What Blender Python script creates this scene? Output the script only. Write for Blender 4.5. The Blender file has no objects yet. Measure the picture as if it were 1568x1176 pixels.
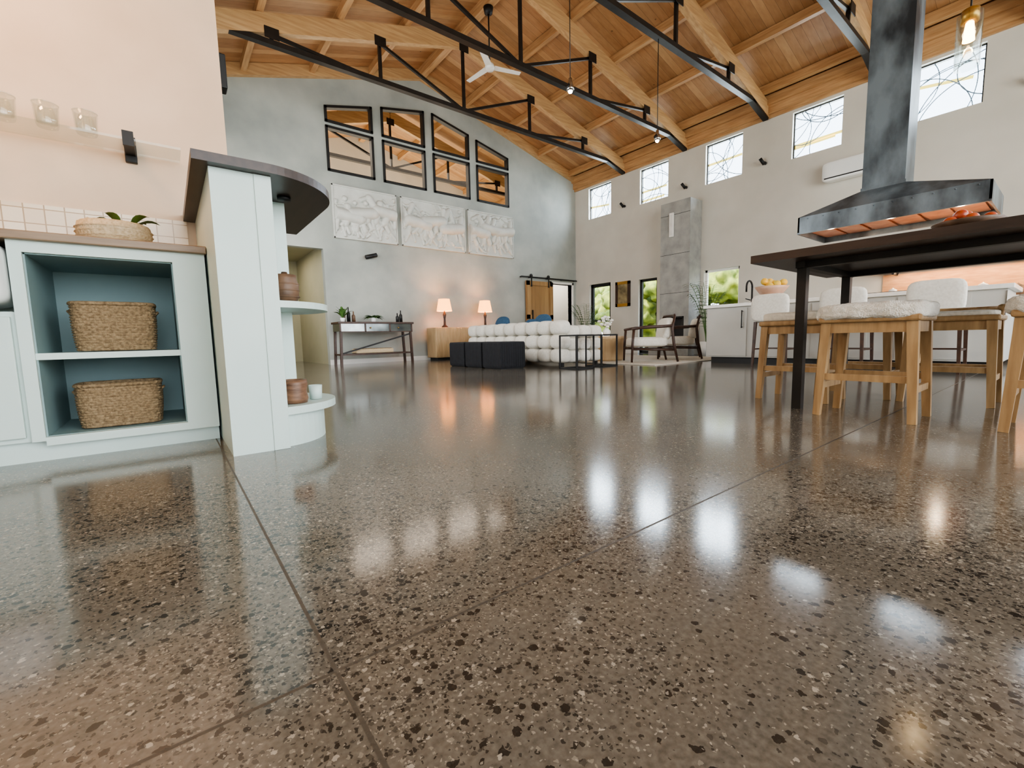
import bpy, bmesh, math, random
import numpy as np
from mathutils import Vector, Matrix, noise
random.seed(7); np.random.seed(7)
scn=bpy.context.scene
# ------------------------------------------------------------ materials
def L(r,g,b):
    f=lambda c:(c/255/12.92 if c/255<=.04045 else ((c/255+.055)/1.055)**2.4)
    return (f(r),f(g),f(b),1)
def newmat(name):
    m=bpy.data.materials.new(name);m.use_nodes=True
    nt=m.node_tree;b=nt.nodes['Principled BSDF'];return m,nt,b
def N(nt,t,**k):
    n=nt.nodes.new(t)
    for a,v in k.items(): setattr(n,a,v)
    return n
def pm(name,c1,c2=None,scale=4,rough=.5,metal=0,bump=0,stretch=(1,1,1),detail=4,spec=.5,emis=None,es=0,trans=0,bscale=None,sheen=0,lo=.3,hi=.7):
    m,nt,b=newmat(name)
    b.inputs['Roughness'].default_value=rough;b.inputs['Metallic'].default_value=metal
    b.inputs['Specular IOR Level'].default_value=spec
    if trans: b.inputs['Transmission Weight'].default_value=trans
    if sheen: b.inputs['Sheen Weight'].default_value=sheen
    if c2 is None: c2=tuple(min(1,x*.85) for x in c1[:3])+(1,)
    tc=N(nt,'ShaderNodeTexCoord');mp=N(nt,'ShaderNodeMapping');mp.inputs['Scale'].default_value=stretch
    nt.links.new(tc.outputs['Object'],mp.inputs[0])
    no=N(nt,'ShaderNodeTexNoise');no.inputs['Scale'].default_value=scale;no.inputs['Detail'].default_value=detail
    nt.links.new(mp.outputs[0],no.inputs['Vector'])
    r=N(nt,'ShaderNodeValToRGB');r.color_ramp.elements[0].color=c1;r.color_ramp.elements[1].color=c2
    r.color_ramp.elements[0].position=lo;r.color_ramp.elements[1].position=hi
    nt.links.new(no.outputs['Fac'],r.inputs[0]);nt.links.new(r.outputs[0],b.inputs['Base Color'])
    if bump:
        n2=no
        if bscale:
            n2=N(nt,'ShaderNodeTexNoise');n2.inputs['Scale'].default_value=bscale;nt.links.new(mp.outputs[0],n2.inputs['Vector'])
        bp=N(nt,'ShaderNodeBump');bp.inputs['Strength'].default_value=bump;bp.inputs['Distance'].default_value=.01
        nt.links.new(n2.outputs['Fac'],bp.inputs['Height']);nt.links.new(bp.outputs[0],b.inputs['Normal'])
    if emis: b.inputs['Emission Color'].default_value=emis;b.inputs['Emission Strength'].default_value=es
    return m
def mth(nt,op,a,b=None,c=None):
    n=N(nt,'ShaderNodeMath',operation=op)
    for i,v in enumerate((a,b,c)):
        if v is None: continue
        if isinstance(v,(int,float)): n.inputs[i].default_value=v
        else: nt.links.new(v,n.inputs[i])
    return n.outputs[0]
def mixc(nt,fac,a,b,mode='MIX'):
    n=N(nt,'ShaderNodeMix',data_type='RGBA',blend_type=mode)
    for s,v in ((0,fac),(6,a),(7,b)):
        if isinstance(v,(int,float,tuple)): n.inputs[s].default_value=v
        else: nt.links.new(v,n.inputs[s])
    return n.outputs[2]
def plankmat(name,ax,width,c1,c2,rough=.45,gap=.03,grain=(3,30,30),knots=True):
    m,nt,b=newmat(name)
    tc=N(nt,'ShaderNodeTexCoord');sp=N(nt,'ShaderNodeSeparateXYZ');nt.links.new(tc.outputs['Object'],sp.inputs[0])
    s=mth(nt,'DIVIDE',sp.outputs[ax],width);fl=mth(nt,'FLOOR',s);fr=mth(nt,'FRACT',s)
    wn=N(nt,'ShaderNodeTexWhiteNoise',noise_dimensions='1D');nt.links.new(fl,wn.inputs['W'])
    mp=N(nt,'ShaderNodeMapping');mp.inputs['Scale'].default_value=grain
    nt.links.new(tc.outputs['Object'],mp.inputs[0])
    no=N(nt,'ShaderNodeTexNoise');no.inputs['Scale'].default_value=1.;no.inputs['Detail'].default_value=5;nt.links.new(mp.outputs[0],no.inputs['Vector'])
    f=mth(nt,'ADD',mth(nt,'MULTIPLY',wn.outputs['Value'],.55),mth(nt,'MULTIPLY',no.outputs['Fac'],.6))
    r=N(nt,'ShaderNodeValToRGB');r.color_ramp.elements[0].color=c1;r.color_ramp.elements[1].color=c2
    r.color_ramp.elements[0].position=.25;r.color_ramp.elements[1].position=.85
    nt.links.new(f,r.inputs[0]);col=r.outputs[0]
    if knots:
        vo=N(nt,'ShaderNodeTexVoronoi');vo.inputs['Scale'].default_value=2.6;nt.links.new(tc.outputs['Object'],vo.inputs['Vector'])
        k=mth(nt,'LESS_THAN',vo.outputs['Distance'],.055)
        col=mixc(nt,mth(nt,'MULTIPLY',k,.7),col,tuple(x*.35 for x in c1[:3])+(1,))
    g=mth(nt,'LESS_THAN',fr,gap)
    col=mixc(nt,mth(nt,'MULTIPLY',g,.75),col,tuple(x*.25 for x in c1[:3])+(1,))
    nt.links.new(col,b.inputs['Base Color']);b.inputs['Roughness'].default_value=rough
    return m

def floormat():
    m,nt,b=newmat('polished_concrete')
    ge=N(nt,'ShaderNodeNewGeometry');pos=ge.outputs['Position']
    sp=N(nt,'ShaderNodeSeparateXYZ');nt.links.new(pos,sp.inputs[0])
    big=N(nt,'ShaderNodeTexNoise');big.inputs['Scale'].default_value=.9;big.inputs['Detail'].default_value=5;nt.links.new(pos,big.inputs['Vector'])
    fine=N(nt,'ShaderNodeTexNoise');fine.inputs['Scale'].default_value=110;fine.inputs['Detail'].default_value=6;nt.links.new(pos,fine.inputs['Vector'])
    r=N(nt,'ShaderNodeValToRGB');r.color_ramp.elements[0].color=L(86,82,74);r.color_ramp.elements[1].color=L(122,117,107)
    r.color_ramp.elements[0].position=.32;r.color_ramp.elements[1].position=.68
    nt.links.new(mth(nt,'ADD',mth(nt,'MULTIPLY',big.outputs['Fac'],.4),mth(nt,'MULTIPLY',fine.outputs['Fac'],.6)),r.inputs[0])
    col=r.outputs[0]
    dens=N(nt,'ShaderNodeTexNoise');dens.inputs['Scale'].default_value=1.1;dens.inputs['Detail'].default_value=3;nt.links.new(pos,dens.inputs['Vector'])
    dm=mth(nt,'MULTIPLY',mth(nt,'SUBTRACT',dens.outputs['Fac'],.36),3.8);dm=mth(nt,'MINIMUM',mth(nt,'MAXIMUM',dm,.1),1.)
    dn=N(nt,'ShaderNodeTexNoise');dn.inputs['Scale'].default_value=150;nt.links.new(pos,dn.inputs['Vector'])
    vm=N(nt,'ShaderNodeVectorMath',operation='MULTIPLY_ADD');nt.links.new(dn.outputs['Color'],vm.inputs[0]);vm.inputs[1].default_value=(.009,.009,.009);nt.links.new(pos,vm.inputs[2])
    for sc,thr,prob,c,al in ((115,.34,.42,L(66,62,56),.7),(165,.34,.34,L(146,140,128),.6),(74,.38,.40,L(34,31,28),.88),(130,.32,.45,L(44,41,37),.85),(95,.28,.16,L(176,170,156),.7),(250,.34,.3,L(166,159,146),.6),(230,.36,.4,L(52,49,44),.75)):
        vo=N(nt,'ShaderNodeTexVoronoi',voronoi_dimensions='2D');vo.inputs['Scale'].default_value=sc
        nt.links.new(vm.outputs[0],vo.inputs['Vector'])
        s2=N(nt,'ShaderNodeSeparateColor');nt.links.new(vo.outputs['Color'],s2.inputs[0])
        size=mth(nt,'MULTIPLY',s2.outputs[1],thr*1.6)
        k=mth(nt,'LESS_THAN',vo.outputs['Distance'],size)
        pr=mth(nt,'LESS_THAN',s2.outputs[0],mth(nt,'MULTIPLY',dm,prob))
        col=mixc(nt,mth(nt,'MULTIPLY',mth(nt,'MULTIPLY',k,pr),al),col,c)
    jx=mth(nt,'LESS_THAN',mth(nt,'ABSOLUTE',mth(nt,'SUBTRACT',sp.outputs[0],.153)),.003)
    jy=mth(nt,'LESS_THAN',mth(nt,'ABSOLUTE',mth(nt,'SUBTRACT',sp.outputs[1],.625)),.003)
    j=mth(nt,'MAXIMUM',jx,jy)
    col=mixc(nt,mth(nt,'MULTIPLY',j,.85),col,L(62,56,47))
    nt.links.new(col,b.inputs['Base Color'])
    rn=mth(nt,'ADD',mth(nt,'ADD',mth(nt,'MULTIPLY',big.outputs['Fac'],.07),.095),mth(nt,'MULTIPLY',j,.4));nt.links.new(rn,b.inputs['Roughness'])
    b.inputs['IOR'].default_value=1.65
    bp=N(nt,'ShaderNodeBump');bp.inputs['Strength'].default_value=.05;bp.inputs['Distance'].default_value=.01
    nt.links.new(big.outputs['Fac'],bp.inputs['Height']);nt.links.new(bp.outputs[0],b.inputs['Normal'])
    return m
def tilemat():
    m,nt,b=newmat('zellige_tile')
    tc=N(nt,'ShaderNodeTexCoord');sp=N(nt,'ShaderNodeSeparateXYZ');nt.links.new(tc.outputs['Object'],sp.inputs[0])
    s1=mth(nt,'DIVIDE',sp.outputs[0],.072);s2=mth(nt,'DIVIDE',mth(nt,'SUBTRACT',sp.outputs[2],.935),.072)
    g=mth(nt,'MAXIMUM',mth(nt,'LESS_THAN',mth(nt,'FRACT',s1),.07),mth(nt,'LESS_THAN',mth(nt,'FRACT',s2),.07))
    cx=N(nt,'ShaderNodeCombineXYZ');nt.links.new(mth(nt,'FLOOR',s1),cx.inputs[0]);nt.links.new(mth(nt,'FLOOR',s2),cx.inputs[1])
    wn=N(nt,'ShaderNodeTexWhiteNoise');nt.links.new(cx.outputs[0],wn.inputs['Vector'])
    c=mixc(nt,wn.outputs['Value'],L(218,200,174),L(232,220,200));c=mixc(nt,g,c,L(170,146,114))
    nt.links.new(c,b.inputs['Base Color']);b.inputs['Roughness'].default_value=.2
    return m
def thinglass():
    m=bpy.data.materials.new('thin_glass');m.use_nodes=True;nt=m.node_tree;nt.nodes.clear()
    o=N(nt,'ShaderNodeOutputMaterial');t=N(nt,'ShaderNodeBsdfTransparent');t.inputs[0].default_value=(.93,.96,.95,1)
    g=N(nt,'ShaderNodeBsdfGlossy');g.inputs['Roughness'].default_value=.04
    lw=N(nt,'ShaderNodeLayerWeight');lw.inputs[0].default_value=.25
    mx=N(nt,'ShaderNodeMixShader');nt.links.new(mth(nt,'ADD',mth(nt,'MULTIPLY',lw.outputs['Facing'],.5),.05),mx.inputs[0])
    nt.links.new(t.outputs[0],mx.inputs[1]);nt.links.new(g.outputs[0],mx.inputs[2]);nt.links.new(mx.outputs[0],o.inputs[0]);return m
M={}
M['floor']=floormat()
M['plaster_gray']=pm('plaster_gray',L(148,153,148),L(178,181,174),1.3,rough=.75,bump=.15,detail=8,bscale=14)
M['plaster_cream']=pm('plaster_cream',L(204,200,190),L(214,210,200),1.5,rough=.8,bump=.1,detail=6,bscale=20)
M['plaster_peach']=pm('plaster_peach',L(208,184,160),L(222,199,175),2.5,rough=.75,bump=.12,detail=6,bscale=20)
M['hall']=pm('hall_plaster',L(172,168,140),L(182,176,150),2,rough=.8)
M['deck']=plankmat('ceiling_planks',1,.14,L(158,114,76),L(192,152,110),grain=(1.6,18,18))
M['beam']=pm('glulam_beam',L(174,136,94),L(202,166,122),5,rough=.45,stretch=(.5,6,6),detail=6)
M['purlin']=pm('purlin_wood',L(168,126,84),L(198,158,114),5,rough=.5,stretch=(6,.5,6),detail=6)
M['steel']=pm('black_steel',L(30,27,24),L(44,38,34),8,rough=.45,metal=.3)
M['hood']=pm('waxed_steel',L(122,134,142),L(50,55,60),3.2,rough=.33,metal=.25,detail=8,stretch=(1,1,.5),lo=.35,hi=.65)
M['copper']=pm('copper_liner',L(214,150,112),L(180,106,70),6,rough=.35,metal=.6)
M['cab']=pm('painted_cabinet',L(194,211,205),L(202,218,212),3,rough=.45)
M['cabin']=pm('cabinet_interior',L(130,154,156),L(140,164,164),3,rough=.6)
M['darkwood']=pm('walnut_slab',L(42,31,26),L(62,46,38),6,rough=.35,stretch=(6,.8,6),detail=6)
M['counter']=pm('oak_counter',L(122,100,76),L(142,118,92),8,rough=.4,stretch=(.8,8,8),detail=6)
M['tile']=tilemat()
M['gray_cab']=pm('gray_cabinet',L(182,181,175),L(190,189,183),2,rough=.5)
M['quartz']=pm('white_quartz',L(236,234,228),L(222,220,214),12,rough=.25)
M['white']=pm('white_paint',L(232,230,224),L(238,236,230),3,rough=.5)
M['ceramic']=pm('white_ceramic',L(236,238,236),L(242,244,242),3,rough=.12)
M['oak']=pm('light_oak',L(182,150,108),L(146,114,76),5,rough=.45,stretch=(6,6,.8),detail=6)
M['oak2']=pm('pale_oak',L(200,172,134),L(180,150,112),5,rough=.5,stretch=(4,4,.6),detail=6)
M['walnut']=pm('dark_walnut',L(74,50,38),L(52,36,28),7,rough=.4,stretch=(3,3,3),detail=6)
M['door_wood']=plankmat('knotty_alder',0,.16,L(140,106,68),L(176,140,96),grain=(30,30,2))
M['fabric']=pm('white_boucle',L(228,225,216),L(214,210,200),40,rough=.95,bump=.4)
M['linen']=pm('oat_linen',L(222,214,200),L(206,198,182),60,rough=.95,bump=.4)
M['fur']=pm('sheepskin',L(242,237,226),L(226,219,204),30,rough=.95,bump=1.,sheen=.4,bscale=160)
M['navy']=pm('black_velvet',L(16,17,22),L(26,28,34),20,rough=.8)
M['blue']=pm('blue_pillow_cloth',L(44,74,100),L(56,88,116),30,rough=.9,bump=.3)
M['rug']=pm('wool_rug',L(220,214,202),L(204,196,182),30,rough=.95,bump=.5)
M['wicker']=pm('seagrass',L(160,138,106),L(112,92,66),90,rough=.8,bump=.8,detail=3)
M['wicker2']=pm('pale_rattan',L(214,196,166),L(180,158,124),80,rough=.8,bump=.6,detail=3)
M['black']=pm('matte_black',L(18,18,18),L(26,26,26),6,rough=.5)
M['came']=pm('lead_came',L(130,150,166),L(104,122,138),6,rough=.5)
M['amber']=pm('amber_glass_strip',L(236,210,70),L(222,194,50),6,rough=.3,emis=(1,.85,.25,1),es=1.2)
M['glass']=thinglass()
M['concrete']=pm('board_concrete',L(170,170,165),L(144,145,142),5,rough=.75,bump=.2,detail=10)
M['leaf']=pm('leaf_green',L(58,92,44),L(92,128,62),8,rough=.5)
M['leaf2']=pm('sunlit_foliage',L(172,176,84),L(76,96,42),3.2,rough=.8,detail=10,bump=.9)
M['bark']=pm('bark',L(92,76,60),L(60,48,38),9,rough=.9)
M['grass']=pm('dry_lawn',L(180,176,132),L(150,150,104),2,rough=.95)
M['clay']=pm('fired_clay',L(118,90,68),L(68,52,40),14,rough=.5,bump=.3)
M['stump']=pm('turned_wood',L(140,106,82),L(90,64,48),18,rough=.45,stretch=(1,1,4))
M['relief']=pm('gesso_relief',L(208,209,203),L(196,197,191),6,rough=.8)
M['brass']=pm('brass',L(200,160,90),L(180,140,76),5,rough=.3,metal=.9)
M['chrome']=pm('chrome',L(200,200,200),L(190,190,190),5,rough=.15,metal=1)
M['shade']=pm('lamp_shade',L(240,170,100),L(240,164,90),5,rough=.9,emis=(1,.40,.10,1),es=3.2)
M['bulb']=pm('warm_bulb',L(255,230,190),None,5,emis=(1,.55,.2,1),es=18)
M['led']=pm('spot_led',L(255,240,220),None,5,emis=(1,.9,.75,1),es=20)
M['copperwall']=pm('cedar_backsplash',L(210,164,120),L(186,136,94),5,rough=.5,stretch=(1,1,6))
M['fruit']=pm('orange_fruit',L(230,170,60),L(206,186,84),12,rough=.45)
M['fruit2']=pm('red_apple',L(150,52,34),L(184,96,56),12,rough=.35)
M['pink']=pm('pink_bowl',L(206,172,150),L(190,152,130),8,rough=.4)
M['canvas']=pm('oil_canvas',L(84,72,48),L(176,160,120),5,rough=.6,detail=8)
M['mirror']=pm('smoked_mirror',L(120,124,122),L(90,96,96),5,rough=.1,metal=.9)
M['petal']=pm('white_petal',L(244,242,236),L(232,230,220),30,rough=.8)

# ------------------------------------------------------------ builder
class B:
    def __init__(s,name,M4=None):
        s.name=name;s.v=[];s.f=[];s.fm=[];s.sm=[];s.mats=[];s.M=M4
    def mi(s,m):
        if m not in s.mats: s.mats.append(m)
        return s.mats.index(m)
    def add(s,vs,fs,m,smooth=False):
        o=len(s.v);s.v+= [tuple(v) for v in vs];k=s.mi(m)
        for f in fs: s.f.append([i+o for i in f]);s.fm.append(k);s.sm.append(smooth)
    def box(s,x0,x1,y0,y1,z0,z1,m,bev=0):
        if bev:
            bm=bmesh.new();bmesh.ops.create_cube(bm,size=1)
            for v in bm.verts: v.co=Vector(((x0+x1)/2+v.co.x*(x1-x0),(y0+y1)/2+v.co.y*(y1-y0),(z0+z1)/2+v.co.z*(z1-z0)))
            bmesh.ops.bevel(bm,geom=bm.edges[:],offset=bev,segments=2,affect='EDGES',profile=.5)
            bm.verts.index_update();s.add([v.co for v in bm.verts],[[v.index for v in f.verts] for f in bm.faces],m);bm.free();return
        vs=[(x,y,z) for x in(x0,x1) for y in(y0,y1) for z in(z0,z1)]
        s.add(vs,[(0,1,3,2),(4,6,7,5),(0,4,5,1),(2,3,7,6),(0,2,6,4),(1,5,7,3)],m)
    def beam(s,p0,p1,w,h,m,w1=None,h1=None,up=(0,0,1)):
        p0=Vector(p0);p1=Vector(p1);d=(p1-p0).normalized();up=Vector(up)
        if abs(d.dot(up))>.98: up=Vector((0,1,0))
        a=d.cross(up).normalized();u=a.cross(d).normalized()
        w1=w if w1 is None else w1;h1=h if h1 is None else h1
        vs=[p0+a*w/2*i+u*h/2*j for i,j in((-1,-1),(1,-1),(1,1),(-1,1))]+[p1+a*w1/2*i+u*h1/2*j for i,j in((-1,-1),(1,-1),(1,1),(-1,1))]
        s.add(vs,[(3,2,1,0),(4,5,6,7),(0,1,5,4),(1,2,6,5),(2,3,7,6),(3,0,4,7)],m)
    def tube(s,pts,r,m,n=10,cap=True):
        pts=[Vector(p) for p in pts];rs=r if isinstance(r,(list,tuple)) else [r]*len(pts)
        vs=[];fs=[];pa=None
        for i,p in enumerate(pts):
            d=(pts[min(i+1,len(pts)-1)]-pts[max(i-1,0)]).normalized()
            if pa is None: pa=d.orthogonal().normalized()
            a=(pa-d*pa.dot(d)).normalized();pa=a;b=d.cross(a)
            for k in range(n):
                t=2*math.pi*k/n;vs.append(p+(a*math.cos(t)+b*math.sin(t))*rs[i])
        for i in range(len(pts)-1):
            for k in range(n):
                fs.append((i*n+k,i*n+(k+1)%n,(i+1)*n+(k+1)%n,(i+1)*n+k))
        if cap: fs.append(tuple(range(n-1,-1,-1)));fs.append(tuple(range((len(pts)-1)*n,len(pts)*n)))
        s.add(vs,fs,m,True)
    def lathe(s,prof,c,m,n=28,smooth=True,rib=0,ribn=0):
        vs=[];fs=[];c=Vector(c)
        for (r,z) in prof:
            for k in range(n):
                t=2*math.pi*k/n;rr=r*(1+rib*math.cos(ribn*t));vs.append(c+Vector((rr*math.cos(t),rr*math.sin(t),z)))
        for i in range(len(prof)-1):
            for k in range(n): fs.append((i*n+k,i*n+(k+1)%n,(i+1)*n+(k+1)%n,(i+1)*n+k))
        s.add(vs,fs,m,smooth)
    def puff(s,x0,x1,y0,y1,z0,z1,m,n=4.,res=8,nz=0,seed=0):
        vs=[];fs=[];idx={}
        for ax in range(3):
            for sg in(-1,1):
                g=[]
                for i in range(res+1):
                    row=[]
                    for j in range(res+1):
                        a=-1+2*i/res;b=-1+2*j/res
                        c=[0,0,0];c[ax]=sg;c[(ax+1)%3]=a;c[(ax+2)%3]=b
                        key=tuple(round(x,4) for x in c)
                        if key not in idx:
                            L_=sum(abs(x)**n for x in c)**(1/n)
                            q=[x/L_ for x in c]
                            p=Vector(((x0+x1)/2+q[0]*(x1-x0)/2,(y0+y1)/2+q[1]*(y1-y0)/2,(z0+z1)/2+q[2]*(z1-z0)/2))
                            if nz:
                                p+=Vector(q)*nz*noise.noise(p*12+Vector((seed,0,0)))+Vector(q)*nz*.4*noise.noise(p*60)
                            idx[key]=len(vs);vs.append(p)
                        row.append(idx[key])
                    g.append(row)
                for i in range(res):
                    for j in range(res):
                        q=(g[i][j],g[i+1][j],g[i+1][j+1],g[i][j+1])
                        fs.append(q if sg>0 else q[::-1])
        s.add(vs,fs,m,True)
    def sphere(s,c,r,m,sx=1,sy=1,sz=1):
        s.puff(c[0]-r*sx,c[0]+r*sx,c[1]-r*sy,c[1]+r*sy,c[2]-r*sz,c[2]+r*sz,m,n=2.,res=6)
    def prism(s,poly,z0,z1,m,smooth=False):
        n=len(poly);vs=[(x,y,z0) for x,y in poly]+[(x,y,z1) for x,y in poly]
        s.add(vs,[tuple(range(n-1,-1,-1)),tuple(range(n,2*n))]+[(i,(i+1)%n,n+(i+1)%n,n+i) for i in range(n)],m,smooth)
    def done(s,loc=None):
        me=bpy.data.meshes.new(s.name)
        vs=s.v if s.M is None else [tuple(s.M@Vector(v)) for v in s.v]
        me.from_pydata(vs,[],s.f);me.update()
        for i,p in enumerate(me.polygons): p.material_index=s.fm[i];p.use_smooth=s.sm[i]
        for m in s.mats: me.materials.append(M[m])
        o=bpy.data.objects.new(s.name,me);scn.collection.objects.link(o)
        bm=bmesh.new();bm.from_mesh(me);bmesh.ops.recalc_face_normals(bm,faces=bm.faces[:]);bm.to_mesh(me);bm.free()
        return o
def TR(x,y,z=0,rot=0): return Matrix.Translation((x,y,z))@Matrix.Rotation(rot,4,'Z')

YB=9.64;XR=10.045
RX=5.0
def roof(x): return 6.56-(.262 if x>RX else .30)*abs(x-RX)
# ------------------------------------------------------------ shell
b=B('floor');b.box(-3.4,XR+.2,-5.2,13.8,-.1,0,'floor');b.done()
b=B('ground_outside');b.box(-25,60,-25,45,-.35,-.12,'grass');b.done()
b=B('ceiling')
for xa,xb in((-3.4,RX),(RX,XR+.5)):
    za,zb=(roof(xa),6.56) if xb==RX else (6.56,roof(xb))
    vs=[(x,y,z) for (x,z) in((xa,za),(xb,zb),(xb,zb+.2),(xa,za+.2)) for y in(-5.3,13.9)]
    b.add(vs,[(0,2,3,1),(4,6,7,5),(0,1,7,6),(2,4,5,3),(0,6,4,2),(1,3,5,7)],'deck')
b.done()
cols=[(2.85,3.83,5.20,5.44),(4.03,5.06,5.50,5.70),(5.26,6.27,5.72,5.49),(6.48,7.49,5.43,5.20)]
xs=sorted(set([-.2,.2,1.45,2.66,RX,9.0,9.85,XR+.2]+[c for q in cols for c in q[:2]]))
b=B('wall_back')
def prismXZ(pts,y0,y1,m,bb):
    n=len(pts);vs=[(x,y0,z) for x,z in pts]+[(x,y1,z) for x,z in pts]
    bb.add(vs,[tuple(range(n)),tuple(range(2*n-1,n-1,-1))]+[(i,n+i,n+(i+1)%n,(i+1)%n) for i in range(n)],m)
for xa,xb in zip(xs[:-1],xs[1:]):
    mid=(xa+xb)/2;cs=[]
    if 1.45<mid<2.66: cs=[(0,0,2.38,2.38)]
    if 9.0<mid<9.85: cs=[(0,0,2.04,2.04)]
    for q in cols:
        if q[0]<mid<q[1]:
            tz=lambda x:q[2]+(q[3]-q[2])*(x-q[0])/(q[1]-q[0])
            cs=[(3.95,3.95,4.83,4.83),(4.90,4.90,tz(xa),tz(xb))]
    lo=(0,0)
    for c in cs:
        if c[0]>lo[0]: prismXZ([(xa,lo[0]),(xb,lo[1]),(xb,c[1]),(xa,c[0])],YB,YB+.15,'plaster_gray',b)
        lo=(c[2],c[3])
    prismXZ([(xa,lo[0]),(xb,lo[1]),(xb,roof(xb)+.02),(xa,roof(xa)+.02)],YB,YB+.15,'plaster_gray',b)
b.done()
k=1
for q in cols:
    for (z0,z1a,z1b) in((3.95,4.83,4.83),(4.90,q[2],q[3])):
        b=B('window_%d'%k);k+=1
        xa,xb=q[0],q[1];y=YB+.03;t=.05
        b.beam((xa,y,z0+.02),(xb,y,z0+.02),.12,t,'black');b.beam((xa,y,z1a-.02),(xb,y,z1b-.02),.12,t,'black')
        b.beam((xa+.02,y,z0),(xa+.02,y,z1a),t,.12,'black',up=(0,1,0));b.beam((xb-.02,y,z0),(xb-.02,y,z1b),t,.12,'black',up=(0,1,0))
        b.done()
wins=[(9.104-1.782*i-.825,9.104-1.782*i) for i in range(8)]
rh=[(a,c,3.88,4.745) for a,c in wins]+[(8.29,9.08,0.0,2.0),(6.78,7.34,.0,1.95),(4.70,5.52,1.08,1.95),(-3.5,-2.0,.9,2.2)]
b=B('wall_right')
ys=sorted(set([-5.2,13.8]+[v for h in rh for v in h[:2]]))
for ya,yb in zip(ys[:-1],ys[1:]):
    mid=(ya+yb)/2;hs=sorted([h[2:] for h in rh if h[0]<mid<h[1]]);lo=0
    for h in hs:
        if h[0]>lo: b.box(XR,XR+.2,ya,yb,lo,h[0],'plaster_cream')
        lo=h[1]
    b.box(XR,XR+.2,ya,yb,lo,5.32,'plaster_cream')
b.done()
def wframe(name,y0,y1,z0,z1,m='black',t=.03,d=.06,x=XR+.1):
    b=B(name)
    b.box(x-d/2,x+d/2,y0,y1,z0,z0+t,m);b.box(x-d/2,x+d/2,y0,y1,z1-t,z1,m)
    b.box(x-d/2,x+d/2,y0,y0+t,z0,z1,m);b.box(x-d/2,x+d/2,y1-t,y1,z0,z1,m)
    return b
random.seed(11)
for wi,(a,c) in enumerate(wins):
    b=wframe('window_%d'%k,a,c,3.88,4.745,t=.022);k+=1
    ya,yb,za,zb=a+.02,c-.02,3.9,4.725
    for i in range(8):
        py_=random.uniform(a+.1,c-.1);pz_=random.uniform(4.0,4.6);R_=random.uniform(.4,1.2);an=random.uniform(0,6.28)
        cy=py_+R_*math.cos(an);cz=pz_+R_*math.sin(an)
        run=[]
        for j in range(721):
            t_=j*math.pi/360;y=cy+R_*math.cos(t_);z=cz+R_*math.sin(t_)
            if ya<y<yb and za<z<zb: run.append((XR+.1,y,z))
            else:
                if len(run)>3: b.tube(run[::3]+[run[-1]],.0075,'came',5)
                run=[]
        if len(run)>3: b.tube(run[::3]+[run[-1]],.0075,'came',5)
    for i in range(1+wi%2):
        z=random.uniform(za+.05,za+.5);y0=random.uniform(ya,ya+.2);b.beam((XR+.115,y0,z),(XR+.115,yb,z+random.uniform(-.05,.2)),.004,.05,'amber')
    b.done()
b=wframe('door_1',8.29,9.08,0,2.0,t=.09);b.box(XR+.08,XR+.12,8.29,9.08,.9,.96,'black');b.done()
b=wframe('window_%d'%k,6.78,7.34,0,1.95,t=.06);k+=1;b.done()
b=wframe('window_%d'%k,4.70,5.52,1.08,1.95,'white',t=.05);k+=1;b.done()
b=B('trim_1');b.box(XR-.10,XR,-5.1,YB,4.86,5.02,'purlin');b.box(XR-.05,XR,-5.1,YB,4.80,4.86,'purlin');b.box(XR-.16,XR,-5.1,YB,5.02,5.2,'purlin');b.done()
b=B('trim_2')
for xa,xb in((.36,RX),(RX,XR)):
    b.beam((xa,YB-.05,roof(xa)-.11),(xb,YB-.05,roof(xb)-.11),.10,.2,'beam')
b.done()
b=B('baseboard_back')
for xa,xb in((.36,1.45),(2.66,9.0),(9.85,XR)): b.box(xa,xb,YB-.015,YB,0,.1,'white')
b.done()
b=B('baseboard_right')
for ya,yb in((9.08,9.6),(7.34,8.29),(4.2,5.6)): b.box(XR-.015,XR,ya,yb,0,.1,'white')
b.done()
b=B('wall_loft_back');b.box(-.2,XR+.2,13.6,13.8,0,6.7,'plaster_cream');b.done()
b=B('wall_left');b.box(.2,.35,3.37,13.6,0,5.15,'plaster_gray');b.done()
b=B('ceiling_hall');b.box(.36,XR,YB+.15,13.6,2.5,2.62,'hall');b.done()
b=B('wall_hall');b.box(2.7,2.8,YB+.16,13.6,0,2.5,'hall');b.box(.4,2.7,12.2,12.3,0,2.5,'hall');b.done()
b=B('wall_back_room');b.box(8.2,XR,11.2,11.3,0,2.5,'plaster_cream');b.done()
b=B('wall_peach');b.box(-3.4,.37,3.2,3.36,0,5.15,'plaster_peach');b.done()
b=B('wall_far_left');b.box(-3.4,-3.2,-5.2,3.2,0,4.2,'plaster_cream');b.done()
b=B('wall_rear')
for xa,xb in((-3.4,-2.4),(.2,.8),(3.4,4.0),(6.6,7.2),(9.4,XR+.2)): b.box(xa,xb,-5.2,-5,0,6,'plaster_cream')
for xa,xb in((-2.4,.2),(.8,3.4),(4.0,6.6),(7.2,9.4)): b.box(xa,xb,-5.2,-5,2.9,6,'plaster_cream')
b.box(2,8,-5.2,-5,6,6.8,'plaster_cream')
b.done()
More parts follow.
